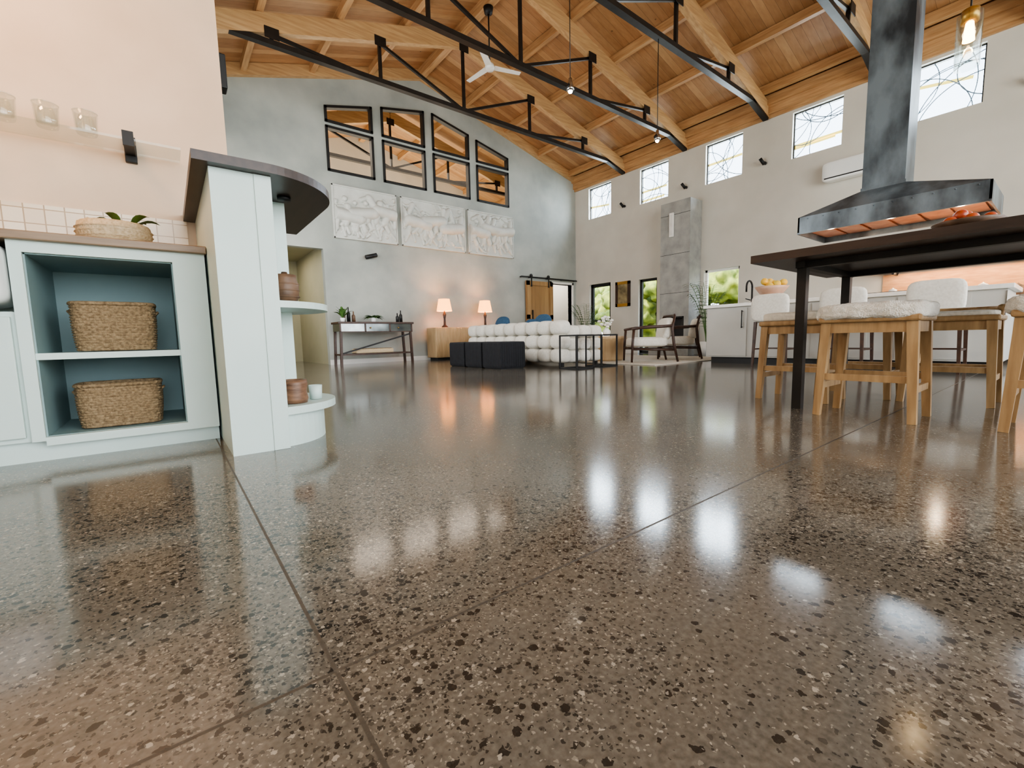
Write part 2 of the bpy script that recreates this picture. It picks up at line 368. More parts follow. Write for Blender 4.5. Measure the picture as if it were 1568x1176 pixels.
# ------------------------------------------------------------ trusses
def chz(x): return roof(x)-.16-.14
for ty in [7.80-1.782*i for i in range(7)]+[11.4]:
    b=B('roof_truss')
    for xa,xb in((-3.2,RX),(RX,XR-.02)):
        b.beam((xa,ty,chz(xa)),(xb,ty,chz(xb)),.11,.27,'beam')
    zb=4.97
    b.beam((.37,ty,zb),(9.45,ty,zb),.10,.075,'steel')
    vx=[1.6,3.3,5.0,6.7,8.4]
    for x in vx:
        b.beam((x,ty,zb),(x,ty,chz(x)-.12),.05,.05,'steel')
        b.beam((x-.10,ty-.06,chz(x)-.15),(x+.10,ty-.06,chz(x)-.15),.01,.16,'steel')
    for i,j in((0,1),(1,2),(3,2),(4,3)):
        b.beam((vx[i],ty,chz(vx[i])-.14),(vx[j],ty,zb),.045,.045,'steel')
    b.beam((9.3,ty,zb),(9.98,ty,4.80),.10,.075,'steel')
    b.done()
b=B('roof_purlins')
for x in [RX-i*1.18 for i in range(1,7)]+[RX+i*1.18 for i in range(1,5)]:
    b.beam((x,-5,roof(x)-.08),(x,13.5,roof(x)-.08),.09,.15,'purlin')
b.beam((RX,-5,6.46),(RX,13.5,6.46),.14,.2,'purlin')
b.done()
# ------------------------------------------------------------ relief art panels
random.seed(7)
def capsules(kind,cx,cy,s,fl):
    J=lambda x,y:(cx+fl*x*s,cy+y*s)
    if kind=='h':
        r=random.uniform
        a=r(-.2,.2)
        P_=dict(hip=J(0,0),ch=J(a,.3),hd=J(a+.06,.5),k1=J(.2,-.18),f1=J(.12,-.46),k2=J(-.14,-.22),f2=J(-.34,-.42),e1=J(a+.25,.28+r(-.1,.15)),h1=J(a+.42,.42+r(-.1,.1)),e2=J(a-.2,.16),h2=J(a-.3,.0+r(-.1,.2)))
        return [(P_['hip'],P_['ch'],.1*s),(P_['hd'],P_['hd'],.075*s),(P_['hip'],P_['k1'],.065*s),(P_['k1'],P_['f1'],.045*s),(P_['hip'],P_['k2'],.065*s),(P_['k2'],P_['f2'],.045*s),(P_['ch'],P_['e1'],.045*s),(P_['e1'],P_['h1'],.035*s),(P_['ch'],P_['e2'],.045*s),(P_['e2'],P_['h2'],.035*s)]
    q=[(J(-.35,0),J(.25,.08),.16),(J(.25,.08),J(.45,.38),.1),(J(.45,.4),J(.66,.3),.065),(J(.25,.0),J(.5,-.15),.06),(J(.5,-.15),J(.42,-.4),.04),(J(.2,-.05),J(.25,-.3),.06),(J(.25,-.3),J(.35,-.5),.04),(J(-.38,-.02),J(-.5,-.28),.08),(J(-.5,-.28),J(-.42,-.5),.045),(J(-.3,-.05),J(-.25,-.3),.07),(J(-.25,-.3),J(-.32,-.5),.04),(J(-.48,.05),J(-.66,-.15),.04)]
    return [(a,b_,r*s) for a,b_,r in q]
for (xa,xb) in((2.88,4.27),(4.37,6.06),(6.15,7.58)):
    z0,z1=2.62,3.69;nx,nz=190,130
    X,Z=np.meshgrid(np.linspace(xa,xb,nx),np.linspace(z0,z1,nz),indexing='ij')
    H=np.zeros_like(X);caps=[]
    w=xb-xa
    for i in range(3): caps+=capsules('x',xa+w*(.2+.3*i+random.uniform(-.04,.04)),z0+.5+random.uniform(-.1,.12),.8,random.choice((-1,1)))
    for i in range(7): caps+=capsules('h',xa+w*(.1+.135*i),z0+random.choice((.42,.6,.72)),random.uniform(.62,.8),random.choice((-1,1)))
    for i in range(14):
        x=random.uniform(xa+.1,xb-.1);z=random.uniform(z0+.05,z1-.1);caps.append(((x,z),(x+random.uniform(-.2,.2),z+random.uniform(-.12,.12)),.03))
    for (a,c,r) in caps:
        ax,az=a;dx,dz=c[0]-ax,c[1]-az;l2=dx*dx+dz*dz+1e-9
        t=np.clip(((X-ax)*dx+(Z-az)*dz)/l2,0,1)
        d2=(X-ax-t*dx)**2+(Z-az-t*dz)**2
        H=np.maximum(H,np.sqrt(np.maximum(r*r-d2,0))*1.25)
    m_=.03
    edge=np.minimum(np.minimum(X-xa,xb-X),np.minimum(Z-z0,z1-Z))
    H*=np.clip((edge-m_)/.02,0,1)
    b=B('relief_panel')
    vs=[(X[i,j],YB-.05-H[i,j],Z[i,j]) for i in range(nx) for j in range(nz)]
    fs=[(i*nz+j,(i+1)*nz+j,(i+1)*nz+j+1,i*nz+j+1) for i in range(nx-1) for j in range(nz-1)]
    b.add(vs,fs,'relief',False)
    b.box(xa,xb,YB-.049,YB-.005,z0,z1,'relief')
    for q in((xa,xb,z0,z0+.025),(xa,xb,z1-.025,z1)): b.box(q[0],q[1],YB-.07,YB-.05,q[2],q[3],'relief')
    for q in((xa,xa+.025),(xb-.025,xb)): b.box(q[0],q[1],YB-.07,YB-.05,z0,z1,'relief')
    b.done()
# ------------------------------------------------------------ barn door
b=B('door_2')
b.box(7.98,8.98,YB-.09,YB-.05,.03,2.06,'door_wood')
for q in((7.98,8.1),(8.86,8.98)): b.box(q[0],q[1],YB-.11,YB-.09,.03,2.06,'door_wood')
for q in((.03,.2),(1.0,1.12),(1.94,2.06)): b.box(7.98,8.98,YB-.11,YB-.09,q[0],q[1],'door_wood')
b.box(8.16,8.19,YB-.14,YB-.11,.95,1.25,'black')
b.done()
b=B('barn_door_rail')
b.box(7.8,9.98,YB-.10,YB-.085,2.14,2.18,'black')
for x in(7.84,8.15,8.8,9.4,9.94): b.box(x-.015,x+.015,YB-.085,YB-.001,2.145,2.175,'black')
for x in(8.15,8.8): b.tube([(x,YB-.12,2.2),(x,YB-.10,2.2)],.05,'black',16);b.box(x-.02,x+.02,YB-.128,YB-.115,1.9,2.2,'black')
b.done()
b=B('trim_3');b.box(8.94,9.0,YB-.03,YB+.16,0,2.1,'white');b.box(9.85,9.91,YB-.03,YB+.16,0,2.1,'white');b.box(8.94,9.91,YB-.03,YB+.16,2.04,2.1,'white');b.done()
b=B('framed_picture');b.box(9.5,9.95,11.15,11.19,1.15,1.75,'black');b.box(9.55,9.9,11.13,11.15,1.2,1.7,'canvas');b.done()
b=B('oil_painting')
for q in((7.6,8.08,1.28,1.36),(7.6,8.08,1.88,1.96)): b.box(XR-.05,XR-.003,q[0],q[1],q[2],q[3],'brass')
for q in((7.6,7.67),(8.01,8.08)): b.box(XR-.05,XR-.003,q[0],q[1],1.28,1.96,'walnut')
b.box(XR-.03,XR-.003,7.67,8.01,1.36,1.88,'canvas');b.done()
for (y,z) in((7.8,3.95),(6.0,3.95),(4.24,3.95),(.65,3.95)):
    b=B('wall_spotlight');b.tube([(XR-.002,y,z),(XR-.06,y,z)],.03,'black');b.tube([(XR-.06,y,z-.03),(XR-.14,y+.05,z+.08)],.032,'black',14);b.done()
b=B('wall_spotlight');b.tube([(3.62,YB-.002,2.3),(3.62,YB-.08,2.3)],.035,'black');b.tube([(3.5,YB-.1,2.27),(3.74,YB-.1,2.34)],.045,'black',14);b.done()
b=B('wall_speaker');b.box(.352,.40,3.55,3.6,2.2,2.24,'black');b.box(.39,.44,3.50,3.6,2.12,2.33,'black',.008);b.done()
# ------------------------------------------------------------ fireplace
b=B('fireplace_chimney')
fx=9.55
b.box(fx,XR-.001,5.6,6.36,.9,3.55,'concrete');b.box(fx,XR-.001,5.6,5.72,0,.9,'concrete');b.box(fx,XR-.001,6.24,6.36,0,.9,'concrete')
b.box(fx,XR-.001,5.72,6.24,0,.35,'concrete');b.box(fx+.2,XR-.001,5.72,6.24,.35,.9,'black')
for q in((5.72,5.75),(6.21,6.24)): b.box(fx-.01,fx+.2,q[0],q[1],.35,.9,'black')
b.box(fx-.01,fx+.2,5.72,6.24,.87,.9,'black')
b.box(fx-.25,fx,5.45,6.5,.0,.3,'concrete')
for z in(1.45,2.35,3.25): b.box(fx-.003,fx,5.6,6.36,z,z+.008,'black')
b.done()
b=B('wall_sconce');b.box(fx-.05,fx-.004,6.0,6.11,2.75,3.3,'white',.01);b.box(fx-.055,fx-.05,6.03,6.08,2.8,3.25,'quartz');b.done()
b=B('air_conditioner')
b.puff(XR-.22,XR-.002,2.3,3.16,3.22,3.56,'ceramic',n=9,res=12);b.box(XR-.225,XR-.2,2.35,3.11,3.26,3.28,'black');b.done()
# ------------------------------------------------------------ ceiling fan + pendants
b=B('ceiling_fan')
b.lathe([(0,.0),(.09,0),(.07,-.1),(.02,-.12)],(5,6.9,6.36),'black');b.tube([(5,6.9,6.3),(5,6.9,5.4)],.013,'black')
b.lathe([(0,.06),(.07,.05),(.09,0),(.07,-.05),(0,-.06)],(5,6.9,5.36),'white')
for i in range(3):
    a=i*2.094-.35;d=Vector((math.cos(a),math.sin(a),0))
    b.beam(Vector((5,6.9,5.36))+d*.08,Vector((5,6.9,5.34))+d*.58,.12,.014,'white',.09,.01)
b.done()
for (x,y,z,top) in((4.33,4.23,3.64,4.93),(6.23,4.23,3.5,4.93)):
    b=B('pendant_spotlight');b.tube([(x,y,top),(x,y,z+.1)],.006,'black',6)
    b.lathe([(0,.13),(.02,.12),(.03,.06),(.05,.0),(.045,-.03),(0,-.03)],(x,y,z),'chrome');b.tube([(x-.05,y,z+.02),(x+.05,y,z-.01)],.03,'black',12)
    b.sphere((x,y,z-.035),.028,'led');b.done()
b=B('glass_pendant_lamp')
px,py=3.4,.46
b.lathe([(.05,0),(.05,.26),(.048,.26),(.048,0.0)],(px,py,1.82),'glass',32);b.lathe([(0,.02),(.035,0),(.035,-.06),(0,-.06)],(px,py,2.10),'brass')
b.tube([(px,py,2.12),(px,py,6.0)],.004,'black',6);b.tube([(px,py,2.04),(px,py,1.95)],[.016,.024],'bulb',12);b.done()
# ------------------------------------------------------------ hood
b=B('range_hood')
X0,X1,Y0,Y1=6.85,7.85,.66,2.45;zb,zm,zt=1.78,2.0,2.24
dx0,dx1,dy0,dy1=7.14,7.56,1.42,1.84
t=.02
for q in((X0,X0+t,Y0,Y1),(X1-t,X1,Y0,Y1),(X0,X1,Y0,Y0+t),(X0,X1,Y1-t,Y1)): b.box(q[0],q[1],q[2],q[3],zb,zm,'hood')
vs=[(X0,Y0,zm),(X1,Y0,zm),(X1,Y1,zm),(X0,Y1,zm),(dx0,dy0,zt),(dx1,dy0,zt),(dx1,dy1,zt),(dx0,dy1,zt)]
b.add(vs,[(0,1,5,4),(1,2,6,5),(2,3,7,6),(3,0,4,7)],'hood')
b.box(dx0,dx1,dy0,dy1,zt-.02,6.2,'hood');b.box(dx0-.01,dx1+.01,dy0-.01,dy1+.01,zt-.02,zt+.03,'hood')
for i in range(6):
    y=Y0+.08+i*.28;b.box(X0+.1,X1-.1,y,y+.24,zb+.06,zb+.075,'copper')
b.box(X0+t,X1-t,Y0+t,Y1-t,zb+.08,zb+.09,'copper')
b.box(X0-.012,X0,Y0,Y1,zb,zb+.02,'hood')
for y in(.9,1.5,2.1): b.tube([(X0+.06,y,zb+.055),(X0+.06,y,zb+.078)],.025,'led',12)
for i in range(10): b.sphere((X0-.004,Y0+.1+i*.175,zb+.19),.008,'hood')
b.done()
# ------------------------------------------------------------ island
b=B('kitchen_island')
b.box(7.0,7.95,.5,3.78,.1,.88,'gray_cab');b.box(7.06,7.9,.56,3.72,0,.1,'black')
b.box(6.96,7.99,.45,3.82,.88,.93,'quartz',.006)
for y in(3.78,3.12,2.3,1.4,.52):
    b.box(6.985,7.0,y-.64 if y>.6 else .5,y-.02,.12,.86,'gray_cab')
b.tube([(6.95,3.2,.82),(6.95,3.2,.55)],.008,'black');b.box(6.95,6.99,3.195,3.205,.8,.81,'black');b.box(6.95,6.99,3.195,3.205,.56,.57,'black')
b.box(7.1,7.8,1.0,2.0,.93,.945,'black',.004)
b.done()
b=B('kitchen_faucet');x,y=7.5,3.3
b.tube([(x,y,.932),(x,y,1.2)]+[(x-.1+.1*math.cos(a),y,1.2+.1*math.sin(a)) for a in np.linspace(0,3.0,8)]+[(x-.2,y,1.12)],.014,'black',10);b.tube([(x,y+.02,1.0),(x,y+.1,1.03)],.008,'black');b.done()
b=B('fruit_bowl');c=(7.18,2.88,.932)
b.lathe([(0,.0),(.09,0),(.05,.03),(.05,.06),(.14,.1),(.2,.18),(.23,.22),(.21,.22),(.13,.12),(0,.1)],c,'pink')
for i in range(10):
    a=i*2.4;r=.05+.045*(i%3);b.sphere((c[0]+r*math.cos(a)*1.1,c[1]+r*math.sin(a)*1.1,.93+.22+.03*(i%2)+(.05 if i<4 else 0)),.052,'fruit')
b.done()
b=B('kitchen_counter');b.box(9.42,XR-.002,-1.6,4.1,.1,.88,'gray_cab');b.box(9.46,XR-.002,-1.6,4.1,0,.1,'black');b.box(9.39,XR-.002,-1.65,4.12,.88,.92,'quartz',.005)
for i in range(9): b.box(9.405,9.42,-1.58+i*.63,-.98+i*.63,.12,.86,'gray_cab')
b.done()
b=B('backsplash');b.box(XR-.03,XR-.002,-1.5,2.2,.92,1.42,'copperwall');b.done()
b=B('wall_shelf');b.box(9.7,XR-.002,-1.6,2.4,1.45,1.5,'oak')
for y in(-1.2,.4,2.0): b.box(9.75,XR-.002,y,y+.03,1.40,1.45,'black')
b.done()
b=B('kitchen_canisters')
for y,h in((2.0,.22),(1.8,.16),(1.35,.26),(.95,.2),(.6,.15)): b.lathe([(0,0),(.06,0),(.065,h*.5),(.055,h),(.02,h+.02),(0,h+.04)],(9.75,y,.921),'clay' if h<.2 else 'ceramic',20)
b.done()
for cy in(2.55,1.75,.95):
    b=B('upholstered_bar_chair',TR(6.55,cy,0,0))
    b.puff(-.22,.22,-.22,.22,.60,.70,'fabric',n=5);b.puff(-.27,-.19,-.23,.23,.62,.98,'fabric',n=5)
    for sx in(-.19,.19):
        for sy in(-.19,.19): b.beam((sx,sy,.62),(sx*1.1,sy*1.1,0),.035,.035,'walnut',.025,.025)
    for sy in(-.2,.2): b.beam((-.2,sy,.25),(.2,sy,.25),.02,.02,'walnut')
    b.beam((.2,-.2,.25),(.2,.2,.25),.02,.02,'walnut')
    b.done()
# ------------------------------------------------------------ tall table
b=B('counter_table')
tx0,tx1,ty0,ty1=2.81,4.1,-1.6,1.25
poly=[]
for i in range(13): 
    y=ty0+(ty1-ty0)*i/12;poly.append((tx1+.02*noise.noise(Vector((y*3,0,0))),y))
for i in range(12,-1,-1):
    y=ty0+(ty1-ty0)*i/12;poly.append((tx0+.012*noise.noise(Vector((y*3,5,0))),y))
b.prism(poly,.885,.93,'darkwood')
for y in(1.05,-1.35):
    for x in(3.05,3.86): b.beam((x,y,0),(x,y,.86),.05,.05,'steel',up=(0,1,0))
    b.box(3.0,3.9,y-.025,y+.025,.85,.885,'steel')
for x in(3.05,3.86): b.box(x-.025,x+.025,-1.35,1.05,.85,.885,'steel')
b.done()
# ------------------------------------------------------------ stools
def stool(cx,cy,rot,style,seed):
    b=B('wooden_counter_stool',TR(cx,cy,0,rot))
    H=.52
    for sx in(-1,1):
        for sy in(-1,1): b.beam((sx*.15,sy*.18,H),(sx*.168,sy*.205,0),.045,.045,'oak',.034,.034,up=(0,1,0))
    for sx in(-1,1):
        b.beam((sx*.152,-.18,H-.03),(sx*.152,.18,H-.03),.028,.06,'oak')
        b.beam((sx*.163,-.19,.22),(sx*.163,.19,.22),.022,.035,'oak')
    for sy in(-1,1):
        b.beam((-.15,sy*.182,H-.03),(.15,sy*.182,H-.03),.028,.06,'oak')
        b.beam((-.16,sy*.196,.17),(.16,sy*.196,.17),.022,.035,'oak')
    b.box(-.19,.19,-.215,.215,H-.005,H+.028,'oak',.01)
    if style=='fur':
        b.puff(-.215,.215,-.24,.24,H+.0,H+.10,'fur',n=4.2,res=40,nz=.012,seed=seed)
    elif style=='linen': b.puff(-.19,.19,-.215,.215,H+.02,H+.09,'linen',n=5,res=14)
    else:
        b.puff(-.18,.18,-.205,.205,H+.02,H+.06,'linen',n=5,res=14)
        pts=[(.2*math.cos(a)-.0,.225*math.sin(a),H+.07) for a in np.linspace(-2.0,2.0,18)]
        b.tube(pts,.018,'oak',8)
        for a in(-1.9,-.9,0,.9,1.9): b.tube([(.19*math.cos(a),.215*math.sin(a),H),(.2*math.cos(a),.225*math.sin(a),H+.07)],.01,'oak',6)
    b.done()
stool(3.06,.69,0,'fur',1);stool(3.52,1.2,0,'linen',2);stool(3.96,.50,0,'wood',3);stool(3.98,.98,0,'linen',4);stool(3.12,-.02,0,'fur',5);stool(3.96,-.2,0,'wood',6)
b=B('fruit_tray');c=(2.99,.36,.932)
b.lathe([(0,0),(.08,0),(.125,.03),(.12,.035),(.08,.01),(0,.01)],c,'clay')
for i in range(9):
    a=i*1.05+.3;r=.075 if i<6 else .03;b.sphere((c[0]+r*math.cos(a),c[1]+r*math.sin(a),.965+(.03 if i>5 else 0)),.026,'fruit2')
b.done()
# ------------------------------------------------------------ left cabinet
b=B('base_cabinet')
yf=2.60;yb=3.19;xl=-.43;xr=.045
b.box(-2.2,.17,yf+.05,yb,.0,.09,'cab')
b.box(-2.2,xl,yf+.02,yb,.09,.62,'cab');b.box(-2.2,xl,yf+.25,yb,.62,.90,'cab')
b.box(xl-.04,xl,yf,yb,.09,.90,'cab')
b.box(xr,.17,yf,yb,.07,.90,'cab')
b.box(xl,xr,yf,yb,.855,.90,'cab')
b.box(xl,xr,yf,yb,.07,.105,'cab')
b.box(xl,xr,yf+.01,yb,.425,.452,'cab')
b.box(xl,xr,yb-.03,yb-.01,.1,.86,'cabin')
b.box(xl-.002,xl+.005,yf+.02,yb,.1,.86,'cabin');b.box(xr-.005,xr+.002,yf+.02,yb,.1,.86,'cabin');b.box(xl,xr,yf+.02,yb,.85,.857,'cabin')
b.box(xl,xr,yf+.03,yb-.03,.104,.107,'cabin')
b.box(xl-.54,xl-.055,yf,yf+.02,.11,.60,'cab',.004);b.box(-1.5,xl-.55,yf,yf+.02,.11,.60,'cab',.004)
b.done()
b=B('countertop');b.box(-2.2,.178,yf-.03,3.19,.90,.935,'counter',.004);b.done()
b=B('farmhouse_sink')
b.puff(-1.3,xl-.045,yf-.09,yf+.24,.635,.897,'ceramic',n=8,res=20)
for i in range(15): b.tube([(-1.22+i*.05,yf-.088,.68),(-1.22+i*.05,yf-.088,.86)],.006,'ceramic',6)
b.done()
b=B('tile_backsplash');b.box(-3.2,.14,3.185,3.199,.936,1.175,'tile');b.done()
def basket(name,cx,cy,z0,w,d,h,m='wicker'):
    b=B(name);n=120;rows=int(h/.011);sub=4
    vs=[];fs=[];R=rows*sub+1
    def pt(s,sc):
        t=2*math.pi*s;c,sn=math.cos(t),math.sin(t);e=5
        L_=(abs(c)**e+abs(sn)**e)**(1/e);return c/L_*w/2*sc,sn/L_*d/2*sc
    for i in range(R):
        f=i/(R-1);row=i//sub;ph=(i%sub)/sub
        bulge=.93+.07*math.sin(min(1,f*1.15)*math.pi*.62)
        for k_ in range(n):
            x,y=pt(k_/n,bulge);wv=.0035*math.sin(math.pi*ph)*(1+.9*math.cos(2*math.pi*30*k_/n+math.pi*(row%2)))
            l=math.hypot(x,y);x+=x/l*wv;y+=y/l*wv
            vs.append((cx+x,cy+y,z0+h*f+.003*noise.noise(Vector((x*9,y*9,row)))))
    for i in range(R-1):
        for k_ in range(n): fs.append((i*n+k_,i*n+(k_+1)%n,(i+1)*n+(k_+1)%n,(i+1)*n+k_))
    b.add(vs,fs,m,True)
    rim=[(cx+pt(s/40,1.0)[0],cy+pt(s/40,1.0)[1],z0+h) for s in range(41)];b.tube(rim,.009,m,8,False)
    base=[pt(s/40,.9) for s in range(40)]
    b.prism([(cx+x,cy+y) for x,y in base],z0+.001,z0+.01,m)
    vs=[(cx+x*1.04,cy+y*1.04,z0+h) for x,y in base]+[(cx+x,cy+y,z0+.01) for x,y in base]
    b.add(vs,[(i,(i+1)%40,40+(i+1)%40,40+i) for i in range(40)],m)
    for sg in(-1,1): b.tube([(cx+sg*w*.47,cy-.04,z0+h*.75),(cx+sg*(w*.47+.02),cy-.02,z0+h*.85),(cx+sg*(w*.47+.02),cy+.02,z0+h*.85),(cx+sg*w*.47,cy+.04,z0+h*.75)],.006,m,6)
    b.done()
basket('wicker_basket',-.185,2.80,.456,.29,.24,.21);basket('wicker_basket',-.195,2.80,.111,.30,.24,.19)
def leaf(b,p,d,l,w,m='leaf',droop=.5):
    p=Vector(p);d=Vector(d).normalized();sd=d.cross(Vector((0,0,1)))
    if sd.length<.01: sd=Vector((1,0,0))
    sd.normalize();vs=[];n=6
    for i in range(n+1):
        f=i/n;c=p+d*l*f+Vector((0,0,-droop*l*f*f));ww=w*math.sin(math.pi*min(1,f*.92+.08))*.5
        vs+=[c-sd*ww+Vector((0,0,ww*.3)),c,c+sd*ww+Vector((0,0,ww*.3))]
    fs=[]
    for i in range(n):
        a=i*3;fs+=[(a,a+1,a+4,a+3),(a+1,a+2,a+5,a+4)]
    b.add(vs,fs,m,True)
b=B('potted_orchid');c=(-.155,2.84,.936)
b.lathe([(0,.0),(.10,0),(.128,.03),(.138,.06),(.130,.105),(.122,.11),(.11,.09),(.1,.04),(0,.03)],c,'wicker2',48,rib=.01,ribn=24)
for z in(.02,.04,.06,.08): b.lathe([(.127,z-.006),(.142,z),(.127,z+.006)],c,'wicker2',48,rib=.012,ribn=20)
for a,l in((0.2,.15),(.9,.12),(2.9,.12),(4.2,.13),(5.4,.15),(1.8,.1)):
    leaf(b,(c[0]+.04+.03*math.cos(a),c[1]+.03*math.sin(a),c[2]+.10),(math.cos(a),math.sin(a)*.5,1.0),l,.055,'leaf',.5)
b.tube([(c[0]-.05,c[1],c[2]+.1),(c[0]-.09,c[1],c[2]+.13),(c[0]-.13,c[1],c[2]+.10)],.004,'wicker2',6)
b.done()
ZS=1.495
b=B('glass_shelf');b.box(-2.0,.135,2.98,3.19,ZS,ZS+.012,'glass')
for x in(-.075,-1.46):
    b.box(x-.025,x+.025,3.17,3.198,ZS-.045,ZS+.085,'black',.003);b.box(x-.022,x+.022,2.97,3.18,ZS+.012,ZS+.025,'black',.003);b.box(x-.022,x+.022,2.97,3.18,ZS-.013,ZS,'black',.003);b.box(x-.022,x+.022,2.965,2.978,ZS-.03,ZS+.04,'black')
b.done()
for i,x in enumerate((-.23,-.365,-.505,-.67,-.83)):
    b=B('glass_tumbler');b.lathe([(0,0),(.036,0),(.04,.01),(.046,.105),(.042,.105),(.036,.02),(0,.018)],(x,3.06,ZS+.013),'glass',28)
    b.lathe([(.044,.1),(.0475,.105),(.044,.108)],(x,3.06,ZS+.013),'glass',28)
    b.done()
b=B('curved_shelf_unit')
b.box(.18,.36,2.16,3.19,0,1.175,'cab');b.box(.36,.375,2.17,3.19,0,1.175,'cab');b.box(.375,.52,2.52,3.19,0.15,1.175,'cab')
b.box(.335,.40,2.155,2.2,0,1.175,'cab',.002)
def dsh(r,ry,n=24): return [(.36+r*math.cos(a),2.5+ry*math.sin(a)) for a in np.linspace(-math.pi/2,math.pi/2,n)]
b.prism(dsh(.27,.31),0,.15,'cab');b.prism(dsh(.33,.34),.15,.185,'cab');b.prism(dsh(.32,.33),.63,.66,'cab')
b.done()
b=B('bar_top')
poly=[(.125,3.195),(.125,2.11),(.36,2.11)]+[(.36+.36*math.cos(a),2.5+.39*math.sin(a)) for a in np.linspace(-math.pi/2,0,20)]+[(.72,3.195)]
b.prism(poly,1.176,1.212,'darkwood');b.tube([(.5,2.42,1.176),(.5,2.42,1.16)],.03,'black',16);b.done()
b=B('clay_jar');c=(.465,2.36,.662);b.lathe([(0,0),(.045,0),(.058,.03),(.06,.09),(.05,.115),(.052,.13),(.044,.13),(.04,.1),(0,.02)],c,'clay')
for z in(.03,.06,.09): b.lathe([(.058,z-.004),(.064,z),(.058,z+.004)],c,'clay')
b.lathe([(0,.148),(.012,.148),(.015,.138),(.05,.134),(.05,.128)],c,'clay');b.done()
b=B('wooden_canister');b.lathe([(0,0),(.055,0),(.06,.02),(.054,.055),(.06,.09),(.056,.11),(.045,.11),(.045,.02),(0,.02)],(.46,2.3,.187),'stump');b.done()
b=B('glass_cup');b.lathe([(0,0),(.028,0),(.032,.07),(.03,.07),(.026,.008),(0,.008)],(.575,2.38,.187),'cab');b.done()
# ------------------------------------------------------------ sofa
b=B('tufted_sofa')
sx0,sx1,sy0,sy1=4.85,5.85,4.98,7.75
def tuft_wall(b,xa,xb,ya,yb,z0,z1,nrow,ncol,along):
    for r in range(nrow):
        za=z0+(z1-z0)*r/nrow;zc=z0+(z1-z0)*(r+1)/nrow
        for c in range(ncol):
            if along=='y': b.puff(xa,xb,ya+(yb-ya)*c/ncol-.006,ya+(yb-ya)*(c+1)/ncol+.006,za-.005,zc+.005,'fabric',n=3.,res=8)
            else: b.puff(xa+(xb-xa)*c/ncol-.006,xa+(xb-xa)*(c+1)/ncol+.006,ya,yb,za-.005,zc+.005,'fabric',n=3.,res=8)
tuft_wall(b,sx0,sx0+.26,sy0,sy1,.06,.74,3,9,'y')
tuft_wall(b,sx0+.2,sx1,sy0,sy0+.26,.06,.66,3,3,'x')
tuft_wall(b,sx0+.24,sx1,sy0+.24,sy1,.06,.42,1,6,'y')
tuft_wall(b,sx0+.26,7.3,sy1-.1,sy1+.16,.06,.74,3,7,'x');tuft_wall(b,sx1,7.3,sy1-.9,sy1-.12,.06,.42,1,3,'y')
for x,y in((sx0+.1,sy0+.1),(sx1-.1,sy0+.1),(sx0+.1,sy1-.1),(7.2,sy1),(7.2,sy1-.8)): b.box(x-.03,x+.03,y-.03,y+.03,0,.08,'black')
b.done()
def pillow(x,y,z,rot,m,s=.42):
    b=B('throw_pillow',TR(x,y,z,rot)@Matrix.Rotation(.25,4,'Y'));b.puff(-.07,.07,-s/2,s/2,-s/2,s/2,m,n=2.8,res=12);b.done()
pillow(5.28,5.9,.68,0,'blue');pillow(5.28,7.1,.70,0,'blue');pillow(6.4,7.5,.68,-1.57,'blue');pillow(6.9,7.5,.64,-1.57,'linen')
for i in range(3):
    b=B('pleated_ottoman');y0=5.34+i*.52;x0=3.93;N_=176
    def ring(z,s,pl=1):
        pts=[];w=.245*s
        for k_ in range(N_):
            q=k_/N_*4;sd=int(q);f=(q-sd)*2-1
            o_=(1-.022*pl*abs(math.cos((q-sd)*math.pi*11)));f*=.985
            x_,y_=[(1*o_,f),(-f,1*o_),(-1*o_,-f),(f,-1*o_)][sd]
            pts.append((x0+.25+x_*w,y0+.25+y_*w,z))
        return pts
    R=[ring(z,s,p) for z,s,p in((.015,.97,1),(.05,1,1),(.36,1,1),(.40,.985,.3),(.42,.94,0),(.425,.5,0),(.42,.02,0))];vs=[p for r in R for p in r];fs=[]
    for j in range(6):
        for k_ in range(N_): fs.append((j*N_+k_,j*N_+(k_+1)%N_,(j+1)*N_+(k_+1)%N_,(j+1)*N_+k_))
    b.add(vs,fs,'navy',False);b.box(x0+.03,x0+.47,y0+.03,y0+.47,0,.03,'black');b.done()
for (xa,xb,ya,yb,h) in((4.6,4.95,4.4,4.75,.50),(5.22,5.58,4.48,4.8,.50)):
    b=B('metal_side_table')
    for x in(xa,xb):
        for y in(ya,yb): b.box(x-.01,x+.01,y-.01,y+.01,0,h,'black')
    for y in(ya,yb): b.box(xa,xb,y-.01,y+.01,h-.02,h,'black');b.box(xa,xb,y-.01,y+.01,0,.02,'black')
    for x in(xa,xb): b.box(x-.01,x+.01,ya,yb,h-.02,h,'black');b.box(x-.01,x+.01,ya,yb,0,.02,'black')
    b.box(xa,xb,ya,yb,h-.012,h+.003,'black');b.done()
b=B('area_rug');b.box(5.9,8.7,4.0,6.75,.001,.014,'rug',.004);b.done()
b=B('wooden_coffee_table');b.lathe([(0,.46),(.40,.46),(.42,.45),(.42,.40),(.36,.37),(.36,.03),(.34,.0),(0,0)],(6.6,5.6,.015),'oak2',40,rib=.01,ribn=24);b.done()
b=B('flower_vase');c=(6.55,5.5,.477)
b.lathe([(0,0),(.05,0),(.075,.05),(.07,.1),(.03,.14),(.035,.16),(.03,.16),(0,.1)],c,'ceramic')
for i in range(26):
    a=random.uniform(0,6.28);r=random.uniform(.02,.16);z=.26+random.uniform(-.05,.12)-r*.4
    b.tube([(c[0],c[1],c[2]+.14),(c[0]+r*math.cos(a),c[1]+r*math.sin(a),c[2]+z)],.003,'leaf',5);b.sphere((c[0]+r*math.cos(a),c[1]+r*math.sin(a),c[2]+z),.035,'petal',sz=.7)
b.done()
